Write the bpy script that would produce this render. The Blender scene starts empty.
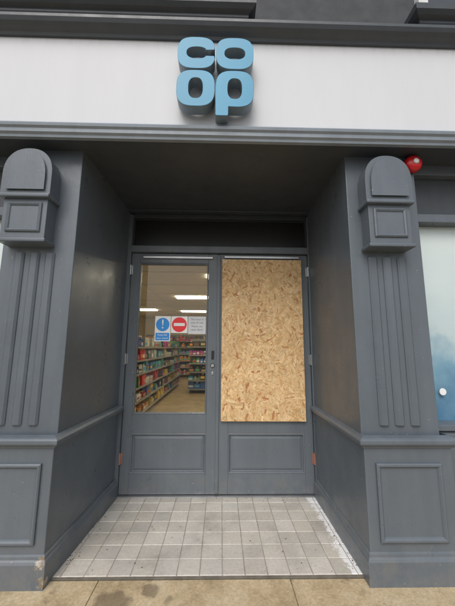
import bpy, bmesh, math, random
from mathutils import Matrix, Vector
random.seed(7)
scene=bpy.context.scene
D=bpy.data
def link(o,parent=None):
    scene.collection.objects.link(o)
    if parent: o.parent=parent
    return o
def empty(name):
    e=D.objects.new(name,None); e.empty_display_size=.1; return link(e)
# ---------------------------------------------------------------- materials
class NT:
    def __init__(s,name):
        s.m=D.materials.new(name); s.m.use_nodes=True; s.n=s.m.node_tree; s.b=s.n.nodes['Principled BSDF']; s.out=s.n.nodes['Material Output']
    def node(s,t,**k):
        n=s.n.nodes.new(t)
        for a,v in k.items(): setattr(n,a,v)
        return n
    def l(s,a,b): s.n.links.new(a,b)
    def pos(s,scale=(1,1,1),rot=(0,0,0)):
        g=s.node('ShaderNodeNewGeometry'); m=s.node('ShaderNodeMapping'); m.inputs['Scale'].default_value=scale; m.inputs['Rotation'].default_value=rot
        s.l(g.outputs['Position'],m.inputs['Vector']); return m.outputs['Vector']
    def noise(s,scale,detail=4,rough=.6,vscale=(1,1,1)):
        n=s.node('ShaderNodeTexNoise'); n.inputs['Scale'].default_value=scale; n.inputs['Detail'].default_value=detail; n.inputs['Roughness'].default_value=rough
        s.l(s.pos(vscale),n.inputs['Vector']); return n.outputs['Fac']
    def ramp(s,fac,stops):
        r=s.node('ShaderNodeValToRGB'); e=r.color_ramp.elements
        while len(e)<len(stops): e.new(.5)
        for i,(p,c) in enumerate(stops):
            e[i].position=p; e[i].color=(c if len(c)==4 else (*c,1)) if not isinstance(c,(int,float)) else (c,c,c,1)
        s.l(fac,r.inputs['Fac']); return r.outputs['Color']
    def mix(s,fac,a,b,blend='MIX'):
        m=s.node('ShaderNodeMix',data_type='RGBA',blend_type=blend)
        for sock,v in ((m.inputs[0],fac),(m.inputs[6],a),(m.inputs[7],b)):
            if isinstance(v,(int,float)): sock.default_value=v
            elif isinstance(v,tuple): sock.default_value=(*v,1)
            else: s.l(v,sock)
        return m.outputs[2]
    def math(s,op,a,b=0,clamp=False):
        m=s.node('ShaderNodeMath',operation=op,use_clamp=clamp)
        for sock,v in ((m.inputs[0],a),(m.inputs[1],b)):
            if isinstance(v,(int,float)): sock.default_value=v
            else: s.l(v,sock)
        return m.outputs[0]
    def xyz(s):
        g=s.node('ShaderNodeNewGeometry'); x=s.node('ShaderNodeSeparateXYZ'); s.l(g.outputs['Position'],x.inputs[0]); return x.outputs
    def near(s,p,r):
        """1 at world point p falling to 0 at distance r"""
        g=s.node('ShaderNodeNewGeometry'); d=s.node('ShaderNodeVectorMath',operation='DISTANCE'); s.l(g.outputs['Position'],d.inputs[0]); d.inputs[1].default_value=p
        return s.math('SUBTRACT',1.,s.math('DIVIDE',d.outputs['Value'],r),True)
    def col(s,c):
        if isinstance(c,tuple): s.b.inputs['Base Color'].default_value=(*c,1)
        else: s.l(c,s.b.inputs['Base Color'])
    def rough(s,r):
        if isinstance(r,(int,float)): s.b.inputs['Roughness'].default_value=r
        else: s.l(r,s.b.inputs['Roughness'])
    def bump(s,h,strength=.2,dist=.01):
        b=s.node('ShaderNodeBump'); b.inputs['Strength'].default_value=strength; b.inputs['Distance'].default_value=dist
        s.l(h,b.inputs['Height']); s.l(b.outputs['Normal'],s.b.inputs['Normal'])
def paint(name,c,rough=.38,dirt=True,chips=True):
    t=NT(name)
    n=t.noise(2.2,5); n2=t.noise(1.0,5,.65,(9,9,.8))
    v=t.mix(.5,t.ramp(n,[(.3,.82),(.7,1.10)]),t.ramp(n2,[(.35,.86),(.68,1.12)]))
    base=t.mix(1.0,c,v,'MULTIPLY')
    z=t.xyz()[2]
    if dirt:
        f=t.math('SUBTRACT',.34,z); f=t.math('MULTIPLY',f,2.4,True)
        g=t.ramp(t.noise(9,6,.7),[(.40,0.),(.64,1.)])
        base=t.mix(t.math('MULTIPLY',t.math('MULTIPLY',f,g),.5),base,(.22,.205,.18))
        s=t.ramp(t.noise(1,4,.7,(38,38,2.3)),[(.70,0.),(.76,1.)])
        base=t.mix(t.math('MULTIPLY',s,.13),base,(.4,.4,.38))
    if chips:
        f=t.math('MULTIPLY',t.math('SUBTRACT',.30,z),3.,True)
        k=t.ramp(t.noise(26,5,.75),[(.67,0.),(.685,1.)])
        base=t.mix(t.math('MULTIPLY',k,f),base,(.40,.36,.29))
        k2=t.ramp(t.noise(40,2,.5),[(.745,0.),(.755,1.)])
        base=t.mix(t.math('MULTIPLY',k2,.5),base,(.36,.36,.35))
        for p,r in (((-1.10,2.03,.13),.065),((-1.08,2.04,.03),.06)):
            q=t.math('ADD',t.near(p,r),t.math('MULTIPLY',t.math('SUBTRACT',t.noise(34,5,.7),.5),1.7))
            q=t.math('MULTIPLY',q,t.ramp(t.near(p,r*1.3),[(0.,0.),(.15,1.)]))
            base=t.mix(t.ramp(q,[(.50,0.),(.54,1.)]),base,t.ramp(t.noise(30,4),[(.4,(.40,.37,.32)),(.6,(.2,.165,.12))]))
    t.col(base)
    t.rough(t.ramp(t.noise(5,5,.7),[(.3,rough-.08),(.7,rough+.14)]))
    t.bump(t.math('ADD',t.noise(120,3,.6,(1,1,.25)),t.math('MULTIPLY',t.noise(7,4),1.5)),.18,.004)
    return t.m
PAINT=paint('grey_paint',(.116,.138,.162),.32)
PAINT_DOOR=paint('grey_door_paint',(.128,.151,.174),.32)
MOULD_SKYLIT=paint('skylit_moulding_paint',(.23,.27,.315),.35,False,False)  # paler than the other greys; sky light on the moulding is painted in
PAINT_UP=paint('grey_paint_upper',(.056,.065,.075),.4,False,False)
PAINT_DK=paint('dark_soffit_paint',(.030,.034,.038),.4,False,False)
def simple(name,c,rough=.5,metal=0,var=.12,scale=8,bump=.1):
    t=NT(name); v=t.ramp(t.noise(scale,4),[(.3,1-var),(.7,1+var)])
    t.col(t.mix(1.,c,v,'MULTIPLY')); t.rough(rough); t.b.inputs['Metallic'].default_value=metal
    if bump: t.bump(t.noise(scale*12,3),bump,.002)
    return t.m
def fascia_mat():
    t=NT('fascia_panel_paint')
    st=t.ramp(t.noise(1,5,.7,(5,5,.6)),[(.4,1.0),(.8,.95)])
    b=t.mix(1.,(.66,.675,.70),st,'MULTIPLY')
    z=t.xyz()[2]
    f=t.math('MULTIPLY',t.math('SUBTRACT',z,3.74),8.,True)
    b=t.mix(t.math('MULTIPLY',f,t.ramp(t.noise(1,5,.7,(24,24,3)),[(.45,0.),(.75,.4)])),b,(.36,.37,.36))
    t.col(b); t.rough(.6); t.b.inputs['Specular IOR Level'].default_value=.3; return t.m
FASCIA=fascia_mat()
def attr_mat(name,rough=.6,extra=None,gain=1.0,bump=None):
    t=NT(name); a=t.node('ShaderNodeAttribute',attribute_name='Col')
    c=a.outputs['Color']
    if extra: c=extra(t,c)
    t.col(c); t.rough(rough)
    if bump: t.bump(t.noise(*bump[:2]),bump[2],bump[3])
    return t.m
def osb_extra(t,c):
    v=t.ramp(t.noise(60,5,.7),[(.3,.82),(.7,1.12)])
    w=t.ramp(t.noise(2.5,3),[(.3,.93),(.7,1.06)])
    return t.mix(1.,t.mix(1.,c,v,'MULTIPLY'),w,'MULTIPLY')
OSB=attr_mat('strand_board',.65,osb_extra,bump=(90,3,.3,.003))
def tile_extra(t,c):
    g=t.ramp(t.noise(3.2,6,.68),[(.30,.74),(.48,.98),(.7,1.1)])
    c=t.mix(1.,c,g,'MULTIPLY')
    g=t.ramp(t.noise(45,5,.7),[(.3,.85),(.7,1.08)])
    c=t.mix(1.,c,g,'MULTIPLY')
    s=t.ramp(t.noise(16,3,.5),[(.70,0.),(.74,1.)])
    c=t.mix(t.math('MULTIPLY',s,.45),c,(.13,.11,.09))
    s=t.ramp(t.noise(55,2,.5),[(.72,0.),(.74,1.)])
    c=t.mix(t.math('MULTIPLY',s,.6),c,(.10,.09,.08))
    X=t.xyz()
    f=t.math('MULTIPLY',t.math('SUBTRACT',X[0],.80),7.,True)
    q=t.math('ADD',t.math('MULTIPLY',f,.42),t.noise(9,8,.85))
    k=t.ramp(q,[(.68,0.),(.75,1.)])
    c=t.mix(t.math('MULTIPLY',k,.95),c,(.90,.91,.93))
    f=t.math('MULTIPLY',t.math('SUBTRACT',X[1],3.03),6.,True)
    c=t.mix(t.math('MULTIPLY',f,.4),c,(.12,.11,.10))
    return c
TILE=attr_mat('stone_floor_tile',.45,tile_extra,bump=(30,4,.25,.004))
GROUT=simple('grout',(.33,.30,.26),.9,var=.3)
def pavement_mat():
    t=NT('wet_paving')
    b=t.ramp(t.noise(4,7,.7),[(.25,(.33,.25,.145)),(.5,(.54,.43,.27)),(.75,(.64,.54,.38))])
    b=t.mix(1.,b,t.ramp(t.noise(60,5,.75),[(.3,.72),(.7,1.2)]),'MULTIPLY')
    s=t.ramp(t.noise(2.6,5,.65),[(.56,0.),(.64,1.)])
    b=t.mix(t.math('MULTIPLY',s,.62),b,(.12,.09,.058))
    for p,r in (((-.62,1.92,-.01),.22),((-.42,2.02,-.01),.10)):   # damp stain
        q=t.math('ADD',t.near(p,r),t.math('MULTIPLY',t.math('SUBTRACT',t.noise(12,5,.7),.5),.9))
        b=t.mix(t.math('MULTIPLY',t.ramp(q,[(.4,0.),(.6,1.)]),.6),b,(.10,.07,.045))
    t.col(b); t.rough(t.ramp(t.noise(3.5,5,.6),[(.4,.2),(.62,.55)]))
    t.bump(t.math('ADD',t.noise(70,5,.7),t.noise(9,4)),.35,.006)
    return t.m
PAVE=pavement_mat()
def asphalt():
    t=NT('asphalt'); b=t.ramp(t.noise(90,5,.8),[(.3,.03),(.7,.075)]); t.col(b); t.rough(.6); t.bump(t.noise(150,3),.4,.006); return t.m
ASPH=asphalt()
KERB=simple('kerb_stone',(.26,.25,.235),.7,var=.2,scale=14,bump=.3)
BLACK=simple('black_plastic',(.015,.015,.016),.4)
STEEL=simple('brushed_metal',(.45,.46,.47),.35,.9)
BRASS=simple('worn_brass',(.42,.20,.15),.45,.4)
RED=simple('red_plastic',(.60,.015,.02),.3,var=.05)
WHITEP=simple('white_plastic',(.75,.75,.74),.4,var=.05)
PAPER=simple('paper',(.62,.64,.67),.7,var=.04)
INK=simple('ink_grey',(.16,.17,.2),.7)
SBLUE=simple('sign_blue',(.02,.27,.72),.4,var=.05)
SRED=simple('sign_red',(.78,.025,.03),.4,var=.05)
SWHITE=simple('sign_white',(.82,.82,.82),.4,var=.03)
LBLUE=simple('letter_blue_face',(.030,.27,.45),.42,var=.06,scale=3,bump=0)
LSIDE=simple('letter_return_metal',(.19,.24,.28),.4,.2,var=.15)
ROOMW=simple('interior_wall',(.7,.62,.46),.7,var=.05)
ROOMC=simple('interior_ceiling',(.66,.58,.42),.8,var=.05)
FLOORI=simple('interior_floor',(.52,.39,.2),.2,var=.15,scale=3,bump=0)
SHELF=simple('shelf_metal',(.25,.235,.21),.5,var=.1)
GRID=simple('ceiling_grid',(.5,.46,.36),.6,var=.05)
FRAMEW=simple('white_window_frame',(.7,.7,.68),.45,var=.08)
STUCCO=simple('render_wall',(.055,.06,.065),.8,var=.2,bump=.3)
PROD=attr_mat('packaging',.4)
def glass(name,tint=(.93,.96,.95),refl=1.45):
    t=NT(name); t.n.nodes.remove(t.b)
    tr=t.node('ShaderNodeBsdfTransparent'); tr.inputs[0].default_value=(*tint,1)
    gl=t.node('ShaderNodeBsdfGlossy'); gl.inputs['Roughness'].default_value=.015
    fr=t.node('ShaderNodeFresnel')
    g=t.node('ShaderNodeNewGeometry')     # same reflectance from either side of the thin pane
    t.l(t.math('SUBTRACT',refl,t.math('MULTIPLY',g.outputs['Backfacing'],refl-1/refl)),fr.inputs['IOR'])
    mx=t.node('ShaderNodeMixShader'); t.l(fr.outputs[0],mx.inputs[0]); t.l(tr.outputs[0],mx.inputs[1]); t.l(gl.outputs[0],mx.inputs[2])
    t.l(mx.outputs[0],t.out.inputs['Surface']); return t.m
GLASS=glass('door_glass',(.97,.98,.96),1.45)
def emis(name,c,s):
    t=NT(name); t.b.inputs['Base Color'].default_value=(.8,.8,.8,1); t.b.inputs['Emission Color'].default_value=(*c,1); t.b.inputs['Emission Strength'].default_value=s; return t.m
LAMP=emis('light_diffuser',(1,.91,.74),19)
def painted_reflection():  # window reflection painted as a blue-to-pale gradient with noise blobs
    t=NT('window_painted_reflection'); z=t.xyz()[2]
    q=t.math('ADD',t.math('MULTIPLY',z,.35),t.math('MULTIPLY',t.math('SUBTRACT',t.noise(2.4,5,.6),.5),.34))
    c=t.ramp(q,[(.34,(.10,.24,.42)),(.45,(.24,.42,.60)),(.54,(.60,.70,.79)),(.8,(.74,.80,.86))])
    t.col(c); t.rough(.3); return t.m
PAINTED_REFL=painted_reflection()
# ---------------------------------------------------------------- mesh helpers
def obj_from_bm(name,bm,mat,parent=None,smooth=False):
    bmesh.ops.recalc_face_normals(bm,faces=bm.faces)
    me=D.meshes.new(name); bm.to_mesh(me); bm.free()
    for m in (mat if isinstance(mat,list) else [mat]): me.materials.append(m)
    if smooth:
        for p in me.polygons: p.use_smooth=True
    return link(D.objects.new(name,me),parent)
def prism(name,poly,z0,z1,mat,parent=None,bev=.004):
    bm=bmesh.new(); a=[bm.verts.new((x,y,z0)) for x,y in poly]; b=[bm.verts.new((x,y,z1)) for x,y in poly]
    n=len(poly); bm.faces.new(a); bm.faces.new(b)
    for i in range(n): bm.faces.new((a[i],a[(i+1)%n],b[(i+1)%n],b[i]))
    if bev: bmesh.ops.bevel(bm,geom=list(bm.edges),offset=bev,segments=2,affect='EDGES',profile=.6)
    return obj_from_bm(name,bm,mat,parent)
def box(name,x0,x1,y0,y1,z0,z1,mat,parent=None,bev=.003):
    return prism(name,[(x0,y0),(x1,y0),(x1,y1),(x0,y1)],z0,z1,mat,parent,bev)
def sweep(name,path,prof,mat,parent=None):
    """profile = list of (out, z); outward is the right-hand side of travel"""
    bm=bmesh.new(); P=[Vector(p) for p in path]; rings=[]
    for i,p in enumerate(P):
        d1=(P[i]-P[i-1]).normalized() if i else None
        d2=(P[i+1]-P[i]).normalized() if i<len(P)-1 else None
        n1=Vector((d1.y,-d1.x)) if d1 else None; n2=Vector((d2.y,-d2.x)) if d2 else None
        if n1 is None: n=n2
        elif n2 is None: n=n1
        else: n=(n1+n2)/(1+n1.dot(n2))
        rings.append([bm.verts.new((p.x+n.x*o,p.y+n.y*o,z)) for o,z in prof])
    m=len(prof)
    for a,b in zip(rings,rings[1:]):
        for j in range(m): bm.faces.new((a[j],a[(j+1)%m],b[(j+1)%m],b[j]))
    bm.faces.new(rings[0]); bm.faces.new(rings[-1])
    return obj_from_bm(name,bm,mat,parent)
def ringpanel(name,x0,x1,z0,z1,y,prof,mat,parent=None,fill=True):
    """prof: list of (inset, y offset) from the outside in"""
    bm=bmesh.new(); prev=None
    for ins,dy in prof:
        r=[bm.verts.new(c) for c in ((x0+ins,y+dy,z0+ins),(x1-ins,y+dy,z0+ins),(x1-ins,y+dy,z1-ins),(x0+ins,y+dy,z1-ins))]
        if prev:
            for i in range(4): bm.faces.new((prev[i],prev[(i+1)%4],r[(i+1)%4],r[i]))
        prev=r
    if fill: bm.faces.new(prev)
    return obj_from_bm(name,bm,mat,parent)
def cyl(name,c,r,h,axis,mat,parent=None,seg=32,bev=.003):
    bm=bmesh.new(); bmesh.ops.create_cone(bm,cap_ends=True,segments=seg,radius1=r,radius2=r,depth=h)
    if bev: bmesh.ops.bevel(bm,geom=[e for e in bm.edges if len(e.link_faces)==2 and any(len(f.verts)>4 for f in e.link_faces)],offset=bev,segments=2,affect='EDGES')
    M={'X':Matrix.Rotation(math.pi/2,4,'Y'),'Y':Matrix.Rotation(math.pi/2,4,'X'),'Z':Matrix()}[axis]
    bmesh.ops.transform(bm,matrix=Matrix.Translation(c)@M,verts=bm.verts)
    return obj_from_bm(name,bm,mat,parent,False)
def lathe(name,c,prof,mat,parent=None,seg=40):
    """prof: (radius, y) ; axis along Y through c"""
    bm=bmesh.new(); prev=None
    for r,y in prof:
        ring=[bm.verts.new((c[0]+r*math.cos(2*math.pi*i/seg),c[1]+y,c[2]+r*math.sin(2*math.pi*i/seg))) for i in range(seg)]
        if prev:
            for i in range(seg): bm.faces.new((prev[i],prev[(i+1)%seg],ring[(i+1)%seg],ring[i]))
        else: bm.faces.new(ring)
        prev=ring
    bm.faces.new(prev)
    return obj_from_bm(name,bm,mat,parent,True)
def attr_mesh(name,faces,mat,parent=None):
    V=[];F=[];C=[]
    for vs,fs,c in faces:
        o=len(V); V+=vs
        for f in fs: F.append([i+o for i in f]); C+= [c]*len(f)
    me=D.meshes.new(name); me.from_pydata(V,[],F); a=me.color_attributes.new('Col','FLOAT_COLOR','CORNER')
    flat=[]
    for c in C: flat+=[c[0],c[1],c[2],1]
    a.data.foreach_set('color',flat); me.materials.append(mat); me.update()
    return link(D.objects.new(name,me),parent)
def boxgeo(x0,x1,y0,y1,z0,z1):
    v=[(x0,y0,z0),(x1,y0,z0),(x1,y1,z0),(x0,y1,z0),(x0,y0,z1),(x1,y0,z1),(x1,y1,z1),(x0,y1,z1)]
    f=[(0,3,2,1),(4,5,6,7),(0,1,5,4),(1,2,6,5),(2,3,7,6),(3,0,4,7)]
    return v,f
# ---------------------------------------------------------------- building
B=empty('shop_building')
XL,XR=-1.095,.97
XLB=-1.03
prism('right_pilaster',[(XR,2.09),(1.52,2.09),(1.52,3.30),(XR,3.30)],.80,3.02,PAINT,B,.006)
prism('left_pilaster',[(-1.62,2.09),(XL,2.09),(XLB,3.30),(-1.62,3.30)],.80,3.02,PAINT,B,.006)
prism('right_pedestal',[(XR-.006,2.05),(1.56,2.05),(1.56,3.31),(XR-.006,3.31)],-.02,.83,PAINT,B,.006)
prism('left_pedestal',[(-1.68,2.05),(XL+.006,2.05),(XLB+.006,3.31),(-1.68,3.31)],-.02,.83,PAINT,B,.006)
rp=[(XR-.006,3.10),(XR-.006,2.05),(1.56,2.05),(1.56,2.20),(3.9,2.20)]
lp=[(-3.9,2.20),(-1.68,2.20),(-1.68,2.05),(XL+.006,2.05),(XLB+.009,3.10)]
dado=[(-.01,.795),(.010,.795),(.014,.806),(.030,.815),(.038,.826),(.038,.846),(.030,.856),(.022,.862),(-.01,.872)]
skirt=[(-.01,-.02),(.026,-.02),(.026,.125),(.020,.138),(.012,.146),(.010,.162),(.0,.170),(-.01,.17)]
for nm,p in (('right',rp),('left',lp)):
    sweep(nm+'_dado_rail',p,dado,PAINT,B); sweep(nm+'_skirting',p,skirt,PAINT,B)
mould=[(0,.002),(0,-.014),(.008,-.020),(.018,-.020),(.026,-.012),(.032,-.003)]
ringpanel('right_pedestal_panel',1.035,1.475,.225,.70,2.05,mould,PAINT,B)
ringpanel('left_pedestal_panel',-1.60,-1.155,.225,.70,2.05,mould,PAINT,B)
def reeds(side,xs):
    for i,x in enumerate(xs):
        bm=bmesh.new(); w=.034; y=2.09
        prof=[(-w,.004),(-w,-.006),(-w*.6,-.018),(w*.6,-.018),(w,-.006),(w,.004)]
        a=[bm.verts.new((x+px,y+py,.93)) for px,py in prof]; b=[bm.verts.new((x+px,y+py,2.13)) for px,py in prof]
        bm.faces.new(a); bm.faces.new(b)
        for j in range(5): bm.faces.new((a[j],a[j+1],b[j+1],b[j]))
        obj_from_bm(f'{side}_reed_{i+1}',bm,PAINT,B)
reeds('right',[1.135,1.245,1.355]); reeds('left',[-1.485,-1.375,-1.265])
def console(side,xc):
    w=.155
    def arch(hw,z0,zt,n=20,e=2.3):
        pts=[(xc-hw,z0),(xc+hw,z0)]
        h=min(.19,zt-z0-.02); zb=zt-h
        for k in range(n+1):
            a=math.pi*k/n; c,s=math.cos(a),math.sin(a)
            pts.append((xc+hw*math.copysign(abs(c)**(2/e),c),zb+h*abs(s)**(2/e)))
        return pts
    def ext(name,pts,y0,y1,bev):
        bm=bmesh.new(); a=[bm.verts.new((x,y0,z)) for x,z in pts]; b=[bm.verts.new((x,y1,z)) for x,z in pts]; n=len(pts)
        bm.faces.new(a); bm.faces.new(b)
        for i in range(n): bm.faces.new((a[i],a[(i+1)%n],b[(i+1)%n],b[i]))
        bmesh.ops.remove_doubles(bm,verts=bm.verts,dist=1e-5)
        ed=[e for e in bm.edges if all(abs(v.co.y-y0)<1e-6 for v in e.verts)]
        bmesh.ops.bevel(bm,geom=ed,offset=bev,segments=3,affect='EDGES',profile=.5)
        obj_from_bm(name,bm,PAINT,B)
    ext(side+'_console_head',arch(w+.012,2.53,2.875),1.955,2.10,.008)
    ext(side+'_console_head_inner',arch(w-.026,2.565,2.842),1.938,1.96,.010)
    box(side+'_console_roll',xc-w-.022,xc+w+.022,1.94,2.10,2.500,2.528,PAINT,B,.009)
    box(side+'_console_block',xc-w,xc+w,1.975,2.10,2.20,2.502,PAINT,B,.004)
    ringpanel(side+'_console_panel',xc-w+.035,xc+w-.035,2.25,2.468,1.975,[(0,.002),(0,-.010),(.010,-.016),(.020,-.010),(.024,-.003)],PAINT,B)
    box(side+'_console_foot',xc-w-.014,xc+w+.014,1.958,2.10,2.175,2.202,PAINT,B,.008)
console('right',1.225); console('left',-1.41)
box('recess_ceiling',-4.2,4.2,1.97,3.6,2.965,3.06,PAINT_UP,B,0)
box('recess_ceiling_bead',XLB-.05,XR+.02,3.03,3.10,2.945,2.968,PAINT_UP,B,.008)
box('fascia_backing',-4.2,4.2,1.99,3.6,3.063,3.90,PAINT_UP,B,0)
box('fascia_panel',-4.2,4.2,1.95,1.986,3.058,3.835,FASCIA,B,.003)
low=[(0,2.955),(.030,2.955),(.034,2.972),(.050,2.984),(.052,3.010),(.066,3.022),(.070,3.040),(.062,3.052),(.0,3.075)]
sweep('fascia_lower_moulding',[(-4.2,1.955),(4.2,1.955)],low,MOULD_SKYLIT,B)
up=[(-.03,3.83),(.02,3.83),(.03,3.85),(.06,3.862),(.085,3.88),(.10,3.905),(.10,3.93),(.0,3.95),(-.03,3.95)]
sweep('fascia_cornice',[(-4.2,1.95),(4.2,1.95)],up,PAINT_UP,B)
box('upper_wall',-4.2,4.2,2.02,3.6,3.91,7.2,STUCCO,B,0)
UG=simple('upper_glass',(.05,.06,.07),.05,var=.05,bump=0)
for i,(a,b) in enumerate(((-1.9,.16),(1.58,3.6))):
    sweep(f'window_sill_{i+1}',[(a,2.03),(a,1.93),(b,1.93),(b,2.03)],[(-.09,4.00),(.02,4.00),(.03,4.015),(.03,4.035),(.06,4.05),(.085,4.075),(.09,4.12),(-.09,4.14)],PAINT_UP,B)
    box(f'window_sill_block_{i+1}',a,b,1.93,2.03,3.96,4.12,PAINT_UP,B,0)
    for k,(x0,x1,z0,z1) in enumerate(((a+.04,b-.04,4.16,4.24),(a+.04,b-.04,5.66,5.74),(a+.04,a+.12,4.24,5.66),(b-.12,b-.04,4.24,5.66),((a+b)/2-.04,(a+b)/2+.04,4.24,5.66))):
        box(f'upper_window_frame_{i+1}_{k+1}',x0,x1,1.97,2.05,z0,z1,FRAMEW,B)
    box(f'upper_window_glass_{i+1}',a+.06,b-.06,2.000,2.012,4.18,5.7,UG,B,0)
box('parapet',-4.3,4.3,1.9,3.7,7.2,7.35,PAINT_UP,B)
box('side_wall_left',-4.2,-4.1,2.2,16,-.1,3.9,STUCCO,B,0); box('side_wall_right',4.1,4.2,2.2,16,-.1,3.9,STUCCO,B,0)
box('rear_wall',-4.2,4.2,15.6,15.7,-.1,3.9,STUCCO,B,0); box('flat_roof',-4.2,4.2,3.6,16,3.9,4.0,STUCCO,B,0)
for nm,x0,x1 in (('right',1.52,4.1),('left',-4.1,-1.62)):
    box(nm+'_stall_riser',x0,x1,2.20,2.36,-.02,.84,PAINT,B,0)
    box(nm+'_window_sill',x0-.0,x1,2.15,2.34,.873,.915,PAINT,B,.006)
    box(nm+'_window_head',x0,x1,2.19,2.34,2.47,2.54,PAINT,B,.006)
    box(nm+'_window_transom_panel',x0,x1,2.24,2.36,2.54,2.90,PAINT_UP,B,0)
    box(nm+'_window_top_rail',x0,x1,2.18,2.36,2.88,2.97,PAINT,B,.006)
    for k,x in enumerate((x0+.02,(x0+x1)/2,x1-.03)):
        box(f'{nm}_window_mullion_{k+1}',x-.03,x+.03,2.20,2.31,.915,2.47,PAINT,B,.006)
    box(nm+'_window_painted_reflection',x0+.02,x1-.02,2.285,2.290,.9,2.48,PAINTED_REFL,B,0)  # sheet behind the pane that carries the painted reflection
    box(nm+'_window_glass',x0+.02,x1-.02,2.262,2.268,.9,2.48,GLASS,B,0)
cyl('window_sticker',(1.70,2.259,1.13),.026,.003,'Y',SWHITE,B,32,0)
for nm,x0,x1 in (('right_end',3.9,4.25),('left_end',-4.25,-3.9)):
    box(nm+'_pilaster',x0,x1,2.06,2.5,-.02,2.96,PAINT,B,.006)
# ---------------------------------------------------------------- door set
DR=empty('double_door')
box('left_jamb',XLB-.02,-1.002,3.10,3.24,0,2.93,PAINT_DOOR,DR)
box('right_jamb',.958,XR+.02,3.10,3.24,0,2.93,PAINT_DOOR,DR)
box('transom_bar',-1.002,.958,3.09,3.24,2.49,2.565,PAINT_DOOR,DR,.006)
box('head_rail',-1.002,.958,3.125,3.24,2.905,2.96,PAINT_UP,DR,.004)
box('transom_panel',-1.002,.958,3.17,3.18,2.56,2.91,simple('dark_transom',(.012,.013,.014),.3,bump=0),DR,0)
ringpanel('transom_bead',-1.0,.956,2.567,2.903,3.165,[(0,-.015),(.010,-.015),(.015,-.005),(.015,.003)],PAINT_DK,DR,False)
box('threshold',-1.03,.97,3.09,3.26,-.01,.012,STEEL,DR,.003)
def leaf(nm,x0,x1,gx0,gx1):
    y0,y1=3.13,3.175
    box(nm+'_stile_outer',x0,gx0,y0,y1,.016,2.484,PAINT_DOOR,DR,.004)
    box(nm+'_stile_inner',gx1,x1,y0,y1,.016,2.484,PAINT_DOOR,DR,.004)
    box(nm+'_top_rail',gx0,gx1,y0+.0006,y1,2.375,2.484,PAINT_DOOR,DR,.003)
    box(nm+'_lock_rail',gx0,gx1,y0+.0006,y1,.585,.770,PAINT_DOOR,DR,.003)
    box(nm+'_bottom_rail',gx0,gx1,y0+.0006,y1,.016,.205,PAINT_DOOR,DR,.003)
    ringpanel(nm+'_panel',gx0,gx1,.205,.585,y0,[(0,0.0),(.006,-.005),(.014,-.002),(.020,.016),(.024,.018),(.05,.010),(.055,.010)],PAINT_DOOR,DR)
    ringpanel(nm+'_glazing_bead',gx0,gx1,.77,2.375,y0,[(0,0),(.006,-.006),(.014,-.004),(.018,.014),(.018,.03)],PAINT_DOOR,DR,False)
leaf('left_leaf',-.998,-.034,-.905,-.145)
leaf('right_leaf',-.030,.954,.08,.865)
box('meeting_bead',-.050,-.016,3.114,3.131,.03,2.47,PAINT_DOOR,DR,.006)
box('left_leaf_glass',-.90,-.15,3.150,3.156,.775,2.37,GLASS,DR,0)
box('right_leaf_backing',.085,.86,3.150,3.158,.775,2.37,BLACK,DR,0)
box('left_weather_strip',-.87,-.10,3.108,3.131,2.425,2.450,STEEL,DR,.003)
box('right_weather_strip',.03,.86,3.108,3.131,2.437,2.462,STEEL,DR,.003)
for i,(x,z,m) in enumerate(((-1.0,2.29,STEEL),(-1.0,1.33,STEEL),(-1.0,.35,BRASS),(.956,2.29,STEEL),(.956,1.33,STEEL),(.956,.35,BRASS))):
    cyl(f'hinge_knuckle_{i+1}',(x,3.112,z),.009,.11,'Z',m,DR,12,.001)
    box(f'hinge_plate_{i+1}',x-.022,x+.022,3.121,3.131,z-.05,z+.05,m,DR,.001)
cyl('lock_cylinder',(-.088,3.126,1.265),.017,.02,'Y',STEEL,DR,20)
cyl('lock_ring',(-.088,3.128,1.265),.024,.008,'Y',BLACK,DR,20)
box('pull_plate',-.102,-.074,3.120,3.131,1.33,1.42,BLACK,DR,.003)
box('keyhole_plate',-.098,-.078,3.122,3.131,1.17,1.20,STEEL,DR,.003)
# ---------------------------------------------------------------- strand board panel
OB=empty('plywood_board')
bx0,bx1,bz0,bz1=.005,.878,.712,2.418
box('board_core',bx0,bx1,3.098,3.118,bz0,bz1,simple('board_edge',(.5,.34,.17),.8,var=.2),OB,.001)
fl=[]
pal=[(.70,.46,.23),(.76,.53,.28),(.64,.40,.18),(.80,.59,.34),(.72,.48,.24),(.78,.56,.30),(.52,.27,.11),(.46,.20,.08),(.66,.42,.19)]
N=5600
for i in range(N):
    cx=random.uniform(bx0-.02,bx1+.02); cz=random.uniform(bz0-.02,bz1+.02)
    a=random.gauss(math.pi/2,.85) if random.random()<.6 else random.uniform(0,math.pi)
    L=random.uniform(.02,.062); w=random.uniform(.004,.014)
    ca,sa=math.cos(a),math.sin(a)
    y=3.0975-.0018*i/N
    c=random.choices(pal,[6,6,4,5,6,6,2,1.3,5])[0]; k=random.uniform(.86,1.1); c=tuple(q*k for q in c)
    pts=[(-L,-w*random.uniform(.2,.9)),(-L*.3,-w),(L*.5,-w*random.uniform(.7,1)),(L,-w*random.uniform(0,.6)),(L*random.uniform(.8,1),w*random.uniform(.3,.9)),(L*.2,w),(-L*.6,w*random.uniform(.6,1)),(-L*.95,w*random.uniform(.1,.7))]
    vs=[]
    t=random.uniform(-.0004,.0004)/L
    for u,v in pts:
        vs.append((min(bx1,max(bx0,cx+u*ca-v*sa)),y+u*t,min(bz1,max(bz0,cz+u*sa+v*ca))))
    fl.append((vs,[tuple(range(8))],c))
attr_mesh('board_strands',fl,OSB,OB)
for i,(x,z) in enumerate(((.03,.74),(.44,.735),(.85,.74),(.03,2.39),(.44,2.39),(.85,2.39),(.03,1.55),(.85,1.55))):
    cyl(f'screw_{i+1}',(x,3.0945,z),.005,.004,'Y',STEEL,OB,12,0)
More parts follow.
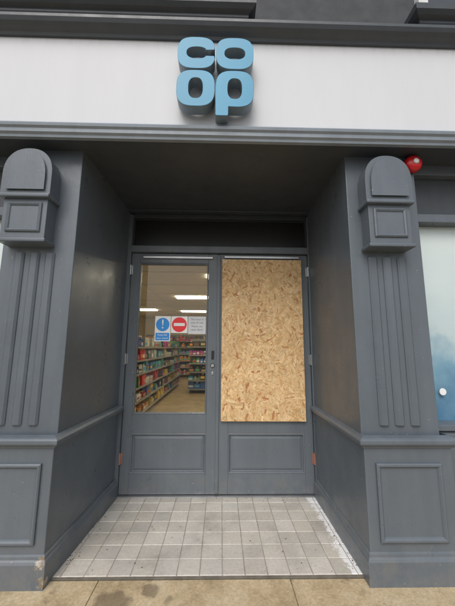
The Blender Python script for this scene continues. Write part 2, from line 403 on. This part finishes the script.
# ---------------------------------------------------------------- notices on the glass
def text(name,s,x,z,size,y,mat,parent,align='CENTER'):
    cu=D.curves.new(name,'FONT'); cu.body=s; cu.size=size; cu.align_x=align; cu.align_y='CENTER'; cu.extrude=.0004
    cu.materials.append(mat); o=D.objects.new(name,cu); link(o,parent); o.location=(x,y,z); o.rotation_euler=(math.pi/2,0,0); return o
yS=3.148
M1=empty('mandatory_notice_sign')
box('sign_plate',-.715,-.548,yS-.002,yS,1.515,1.785,SWHITE,M1,0)
cyl('blue_disc',(-.632,yS-.0026,1.695),.072,.002,'Y',SBLUE,M1,40,0)
box('blue_caption',-.705,-.558,yS-.0035,yS-.0012,1.525,1.605,SBLUE,M1,0)
text('exclamation','!',-.632,1.695,.14,yS-.0046,SWHITE,M1); text('caption_1','Keep this',-.632,1.583,.027,yS-.0045,SWHITE,M1); text('caption_2','door closed',-.632,1.548,.025,yS-.0045,SWHITE,M1)
M2=empty('no_entry_sign')
box('sign_plate',-.542,-.365,yS-.002,yS,1.605,1.785,SWHITE,M2,0)
cyl('red_disc',(-.4535,yS-.0026,1.695),.080,.002,'Y',SRED,M2,40,0)
box('white_bar',-.512,-.395,yS-.005,yS-.003,1.680,1.712,SWHITE,M2,0)
M3=empty('paper_notice')
box('sheet',-.358,-.168,yS-.002,yS,1.595,1.785,PAPER,M3,0)
for i,(s,z,sz) in enumerate((('This door is',1.752,.029),('out of use',1.718,.033),('Please use',1.678,.029),('next door',1.642,.033))):
    text(f'line_{i+1}',s,-.263,z,sz,yS-.0028,INK,M3)
# ---------------------------------------------------------------- logo sign
S=empty('shop_logo_sign')
def se(cx,cz,a,b,n,t):
    c,s=math.cos(t),math.sin(t); return (cx+a*math.copysign(abs(c)**(2/n),c),cz+b*math.copysign(abs(s)**(2/n),s))
def letter(name,loops):
    cu=D.curves.new(name,'CURVE'); cu.dimensions='2D'; cu.fill_mode='BOTH'; cu.extrude=.040; cu.bevel_depth=.002; cu.bevel_resolution=1; cu.offset=-.002
    for pts in loops:
        sp=cu.splines.new('POLY'); sp.points.add(len(pts)-1); sp.use_cyclic_u=True
        for i,p in enumerate(pts): sp.points[i].co=(p[0],p[1],0,1)
    o=D.objects.new('tmp',cu); scene.collection.objects.link(o)
    bpy.context.view_layer.update(); dg=bpy.context.evaluated_depsgraph_get()
    me=D.meshes.new_from_object(o.evaluated_get(dg)); D.objects.remove(o)
    me.materials.clear(); me.materials.append(LBLUE); me.materials.append(LSIDE)
    for p in me.polygons: p.material_index=0 if p.normal.z>.9 else 1
    ob=link(D.objects.new(name,me),S); ob.rotation_euler=(math.pi/2,0,0); ob.location=(0,1.872,0); return ob
N=64
T=[2*math.pi*i/N for i in range(N)]
A=.138
cxl,cxr=-.203,.080; czt,czb=3.596,3.300
th=.42
outer=[se(cxl,czt,A,.134,3.0,th*.55+(2*math.pi-th*1.1)*i/60) for i in range(61)]
inner=[se(cxl+.004,czt,.076,.050,2.4,th+(2*math.pi-2*th)*i/40) for i in range(41)]
cpts=[p for p in outer if not (p[0]>cxl+.1 and abs(p[1]-czt)<.026)]
cpts=[(cxl+A-.006,czt+.026)]+cpts+[(cxl+A-.006,czt-.026)]
inn=[p for p in inner if not (p[0]>cxl+.04 and abs(p[1]-czt)<.026)]
cpts+= [(cxl+.062,czt-.026)]+inn[::-1]+[(cxl+.062,czt+.026)]
letter('letter_c',[cpts])
letter('letter_o_top',[[se(cxr,czt,A,.134,3.0,t) for t in T],[se(cxr,czt,.076,.050,2.4,-t) for t in T]])
letter('letter_o_bottom',[[se(cxl,czb,A,.148,3.0,t) for t in T],[se(cxl,czb,.052,.084,2.6,-t) for t in T]])
po=[]
for i in range(4*N):
    t=-math.pi/2+2*math.pi*i/(4*N); q=se(cxr,czb,A,.148,3.0,t)
    if t>math.pi and q[1]<czb-.03: break
    po.append(q)
po=po[::3]
stem=[(cxr-A,czb-.05),(cxr-A,czb-.212),(cxr-A+.008,czb-.220),(cxr-.054,czb-.220),(cxr-.046,czb-.212),(cxr-.046,czb-.146)]
letter('letter_p',[po+stem,[se(cxr,czb,.052,.084,2.6,-t) for t in T]])
for i,(x,z) in enumerate(((cxl-.09,czt+.03),(cxr+.09,czt+.03),(cxl-.09,czb),(cxr+.09,czb))):
    cyl(f'fixing_{i+1}',(x,1.93,z),.008,.05,'Y',STEEL,S,10,0)
# ---------------------------------------------------------------- alarm
AL=empty('alarm_sounder')
ac=(1.50,2.10,2.895)
lathe('bell_body',ac,[(.030,0),(.062,-.012),(.068,-.026),(.068,-.045),(.062,-.058),(.050,-.068),(.034,-.074),(.016,-.077)],RED,AL)
lathe('bell_boss',ac,[(.022,-.072),(.022,-.081),(.016,-.086),(.006,-.088)],WHITEP,AL)
box('cable',1.39,1.44,2.079,2.088,2.902,2.914,RED,AL,.003)
# ---------------------------------------------------------------- floor of the recess
TF=empty('tiled_floor')
box('grout_bed',-1.13,1.0,2.115,3.12,-.06,-.003,GROUT,TF,0)
tiles=[]; p=.148; g=.002
cols=[(.57,.54,.48),(.59,.56,.505),(.54,.51,.455),(.60,.575,.525),(.565,.53,.47),(.52,.495,.45)]
y=2.118
while y<3.12:
    x=-1.16
    while x<1.0:
        x0,x1=x+g,x+p-g; y0,y1=y+g,min(y+p-g,3.12)
        if y1-y0>.02:
            c=random.choice(cols); k=random.uniform(.90,1.06); c=tuple(q*k for q in c)
            h=random.uniform(-.0006,.0006); b=.003
            vs=[(x0,y0,-.004),(x1,y0,-.004),(x1,y1,-.004),(x0,y1,-.004),(x0+b,y0+b,h),(x1-b,y0+b,h),(x1-b,y1-b,h),(x0+b,y1-b,h)]
            tiles.append((vs,[(4,5,6,7),(0,1,5,4),(1,2,6,5),(2,3,7,6),(3,0,4,7)],c))
        x+=p
    y+=p
attr_mesh('tiles',tiles,TILE,TF)
box('edge_strip',-1.09,.965,2.104,2.116,-.05,-.003,simple('dark_edge',(.14,.125,.10),.7,var=.3),TF,.003)
deb=[]
for i in range(170):
    if random.random()<.55: x=random.choice((XL+.04+abs(random.gauss(0,.03)),XR-.035-abs(random.gauss(0,.03)))); yy=random.uniform(2.15,3.05)
    elif random.random()<.5: x=random.uniform(-1.,.93); yy=3.085-abs(random.gauss(0,.03))
    else: x=random.uniform(-1.,.93); yy=random.uniform(2.13,3.05)
    s=random.uniform(.0015,.006); a=random.uniform(0,6.28); n=5
    top=[(x+s*random.uniform(.5,1.2)*math.cos(a+k*6.283/n),yy+s*random.uniform(.5,1.2)*math.sin(a+k*6.283/n),.0025) for k in range(n)]
    bot=[(q[0],q[1],.0007) for q in top]
    deb.append((top+bot,[tuple(range(n))]+[(k,(k+1)%n,n+(k+1)%n,n+k) for k in range(n)],random.choice(((.05,.04,.03),(.16,.12,.08),(.09,.08,.07),(.5,.48,.44)))))
attr_mesh('floor_grit',deb,attr_mat('grit',.8),TF)
# ---------------------------------------------------------------- pavement, road
PV=empty('pavement')
x=-9.3
k=0
while x<9:
    w=1.22
    yy=2.102
    for r,dep in enumerate((.62,.62,.62,.62,.62,.5)):
        y1=yy; y0=yy-dep
        off=.61 if r%2 else 0
        box(f'slab_{k}',x+off+.002,x+off+w-.002,y0+.002,y1-.002,-.08,-.012+random.uniform(-.001,.001),PAVE,PV,.004)
        yy=y0; k+=1
    x+=w
box('bedding',-9.3,9.9,-1.5,2.06,-.12,-.020,simple('slab_joint',(.2,.16,.11),.9,var=.3),PV,0)
box('kerb',-60,60,-1.65,-1.503,-.25,-.010,KERB,PV,.01)
bm=bmesh.new(); vs=[bm.verts.new(c) for c in ((-600,-600,-.135),(600,-600,-.135),(600,600,-.135),(-600,600,-.135))]; bm.faces.new(vs); obj_from_bm('ground',bm,ASPH)
# ---------------------------------------------------------------- shop interior
R=empty('shop_interior')
box('floor',-4.1,4.1,3.27,15.5,-.06,-.004,FLOORI,R,0)
box('ceiling',-4.1,4.1,3.27,15.5,2.95,3.0,ROOMC,R,0)
box('back_wall',-4.1,4.1,15.4,15.5,-.0,2.95,ROOMW,R,0)
box('left_wall',-4.1,-4.0,3.4,15.4,0,2.95,ROOMW,R,0); box('right_wall',4.0,4.1,3.4,15.4,0,2.95,ROOMW,R,0)
for i,(x,y) in enumerate(((.20,6.0),(-.85,8.6),(-1.15,12.0),(2.2,6.2),(2.2,9.8),(-3.1,7.2),(-3.1,11.6))):
    box(f'ceiling_light_{i+1}',x-.5,x+.5,y-.18,y+.18,2.925,2.948,LAMP,R,0)
for i in range(1,11):
    box(f'ceiling_grid_{i}',-4,4,3.27+i*1.2,3.30+i*1.2,2.944,2.951,GRID,R,0)
for i,x in enumerate((-2.8,-1.9,-.3,.9,2.9)):
    box(f'ceiling_grid_long_{i}',x,x+.03,3.3,15.3,2.942,2.951,GRID,R,0)
pp=[(.62,.05,.04),(.75,.55,.08),(.06,.17,.48),(.7,.68,.6),(.1,.34,.12),(.7,.28,.05),(.14,.10,.08),(.55,.4,.2),(.78,.76,.7),(.45,.08,.30),(.05,.05,.05),(.1,.42,.5)]
def gondola(name,x0,x1,y0,y1,h,facing,nsh=6):
    G=empty(name)
    if facing=='x+': box('back_panel',x0,x0+.06,y0,y1,0,h,SHELF,G,0)
    else: box('back_panel',x0,x1,y1-.06,y1,0,h,SHELF,G,0)
    items=[]
    def item(u0,u1,z,hh,dep,c):
        def bx(a0,a1,d0,z0,z1,col):
            if facing=='x+': v,f=boxgeo(x0+.08,x1-d0,a0,a1,z0,z1)
            else: v,f=boxgeo(a0,a1,y0+d0,y1-.08,z0,z1)
            items.append((v,f,col))
        c2=random.choice(pp); m=(u1-u0)*random.uniform(.05,.2); kind=random.random()
        if kind<.4:
            bx(u0,u1,dep,z,z+hh*.7,c); bx(u0+(u1-u0)*.25,u1-(u1-u0)*.25,dep+.015,z,z+hh*.9,c); bx(u0+(u1-u0)*.33,u1-(u1-u0)*.33,dep+.02,z+hh*.8,z+hh*1.05,c2)
        else: bx(u0,u1,dep,z,z+hh,c)
        bx(u0+m,u1-m,dep-.003,z+hh*random.uniform(.12,.3),z+hh*random.uniform(.45,.66),c2)
    for s in range(nsh):
        z=.14+s*(h-.14)/nsh; gap=(h-.14)/nsh
        a,b=(y0,y1) if facing=='x+' else (x0,x1)
        if facing=='x+': box(f'shelf_{s}',x0+.06,x1,y0,y1,z-.025,z,SHELF,G,0)
        else: box(f'shelf_{s}',x0,x1,y0,y1-.06,z-.025,z,SHELF,G,0)
        u=a
        while u<b-.1:
            w=random.uniform(.07,.24); hh=gap*random.uniform(.4,.85); c=random.choice(pp); kk=random.uniform(.6,1.05)
            for q in range(random.randint(1,4)):
                if u+w<b and random.random()<.94: item(u,u+w-.012,z,hh,random.uniform(.01,.07),tuple(e*kk for e in c))
                u+=w
        if facing=='x+': v,f=boxgeo(x1-.002,x1+.004,a,b,z-.03,z+.006)
        else: v,f=boxgeo(a,b,y0-.004,y0+.002,z-.03,z+.006)
        items.append((v,f,(.32,.29,.24)))
    attr_mesh('stock',items,PROD,G)
    return G
gondola('grocery_shelf',-2.1,-1.6,5.0,12.0,1.72,'x+')
gondola('grocery_shelf',-1.05,.9,9.6,10.2,1.75,'y-')
gondola('grocery_shelf',-3.9,3.9,14.8,15.35,2.1,'y-')
gondola('grocery_shelf',-3.95,-3.5,4.0,14.0,2.0,'x+')
# ---------------------------------------------------------------- light
w=D.worlds.new('World'); scene.world=w; w.use_nodes=True; nt=w.node_tree
bg=nt.nodes['Background']; sky=nt.nodes.new('ShaderNodeTexSky'); sky.sky_type='NISHITA'; sky.sun_disc=False
el,az=math.radians(48),math.radians(195)
sky.sun_elevation=el; sky.sun_rotation=az; sky.dust_density=4; sky.air_density=1.2
hs=nt.nodes.new('ShaderNodeHueSaturation'); hs.inputs['Saturation'].default_value=.5
nt.links.new(sky.outputs[0],hs.inputs['Color']); nt.links.new(hs.outputs[0],bg.inputs[0]); bg.inputs[1].default_value=.15
L=D.lights.new('sun','SUN'); L.energy=1.05; L.angle=math.radians(40); L.color=(1,.99,.97)
so=link(D.objects.new('sun',L)); 
d=Vector((math.sin(az)*math.cos(el),math.cos(az)*math.cos(el),math.sin(el)))
so.rotation_euler=d.to_track_quat('Z','Y').to_euler(); so.location=d*20
# ---------------------------------------------------------------- camera
cam=D.cameras.new('camera'); co=link(D.objects.new('camera',cam)); scene.camera=co
cam.sensor_fit='VERTICAL'; cam.sensor_height=36; cam.lens=290/606*36; cam.clip_start=.05; cam.clip_end=2000
co.matrix_world=Matrix.Translation((0,0,1.45))@Matrix.Rotation(math.radians(-1.2),4,'Z')@Matrix.Rotation(math.pi/2+math.radians(8.8),4,'X')@Matrix.Rotation(math.radians(.4),4,'Z')
scene.view_settings.view_transform='Standard'; scene.view_settings.look='None'; scene.view_settings.exposure=0
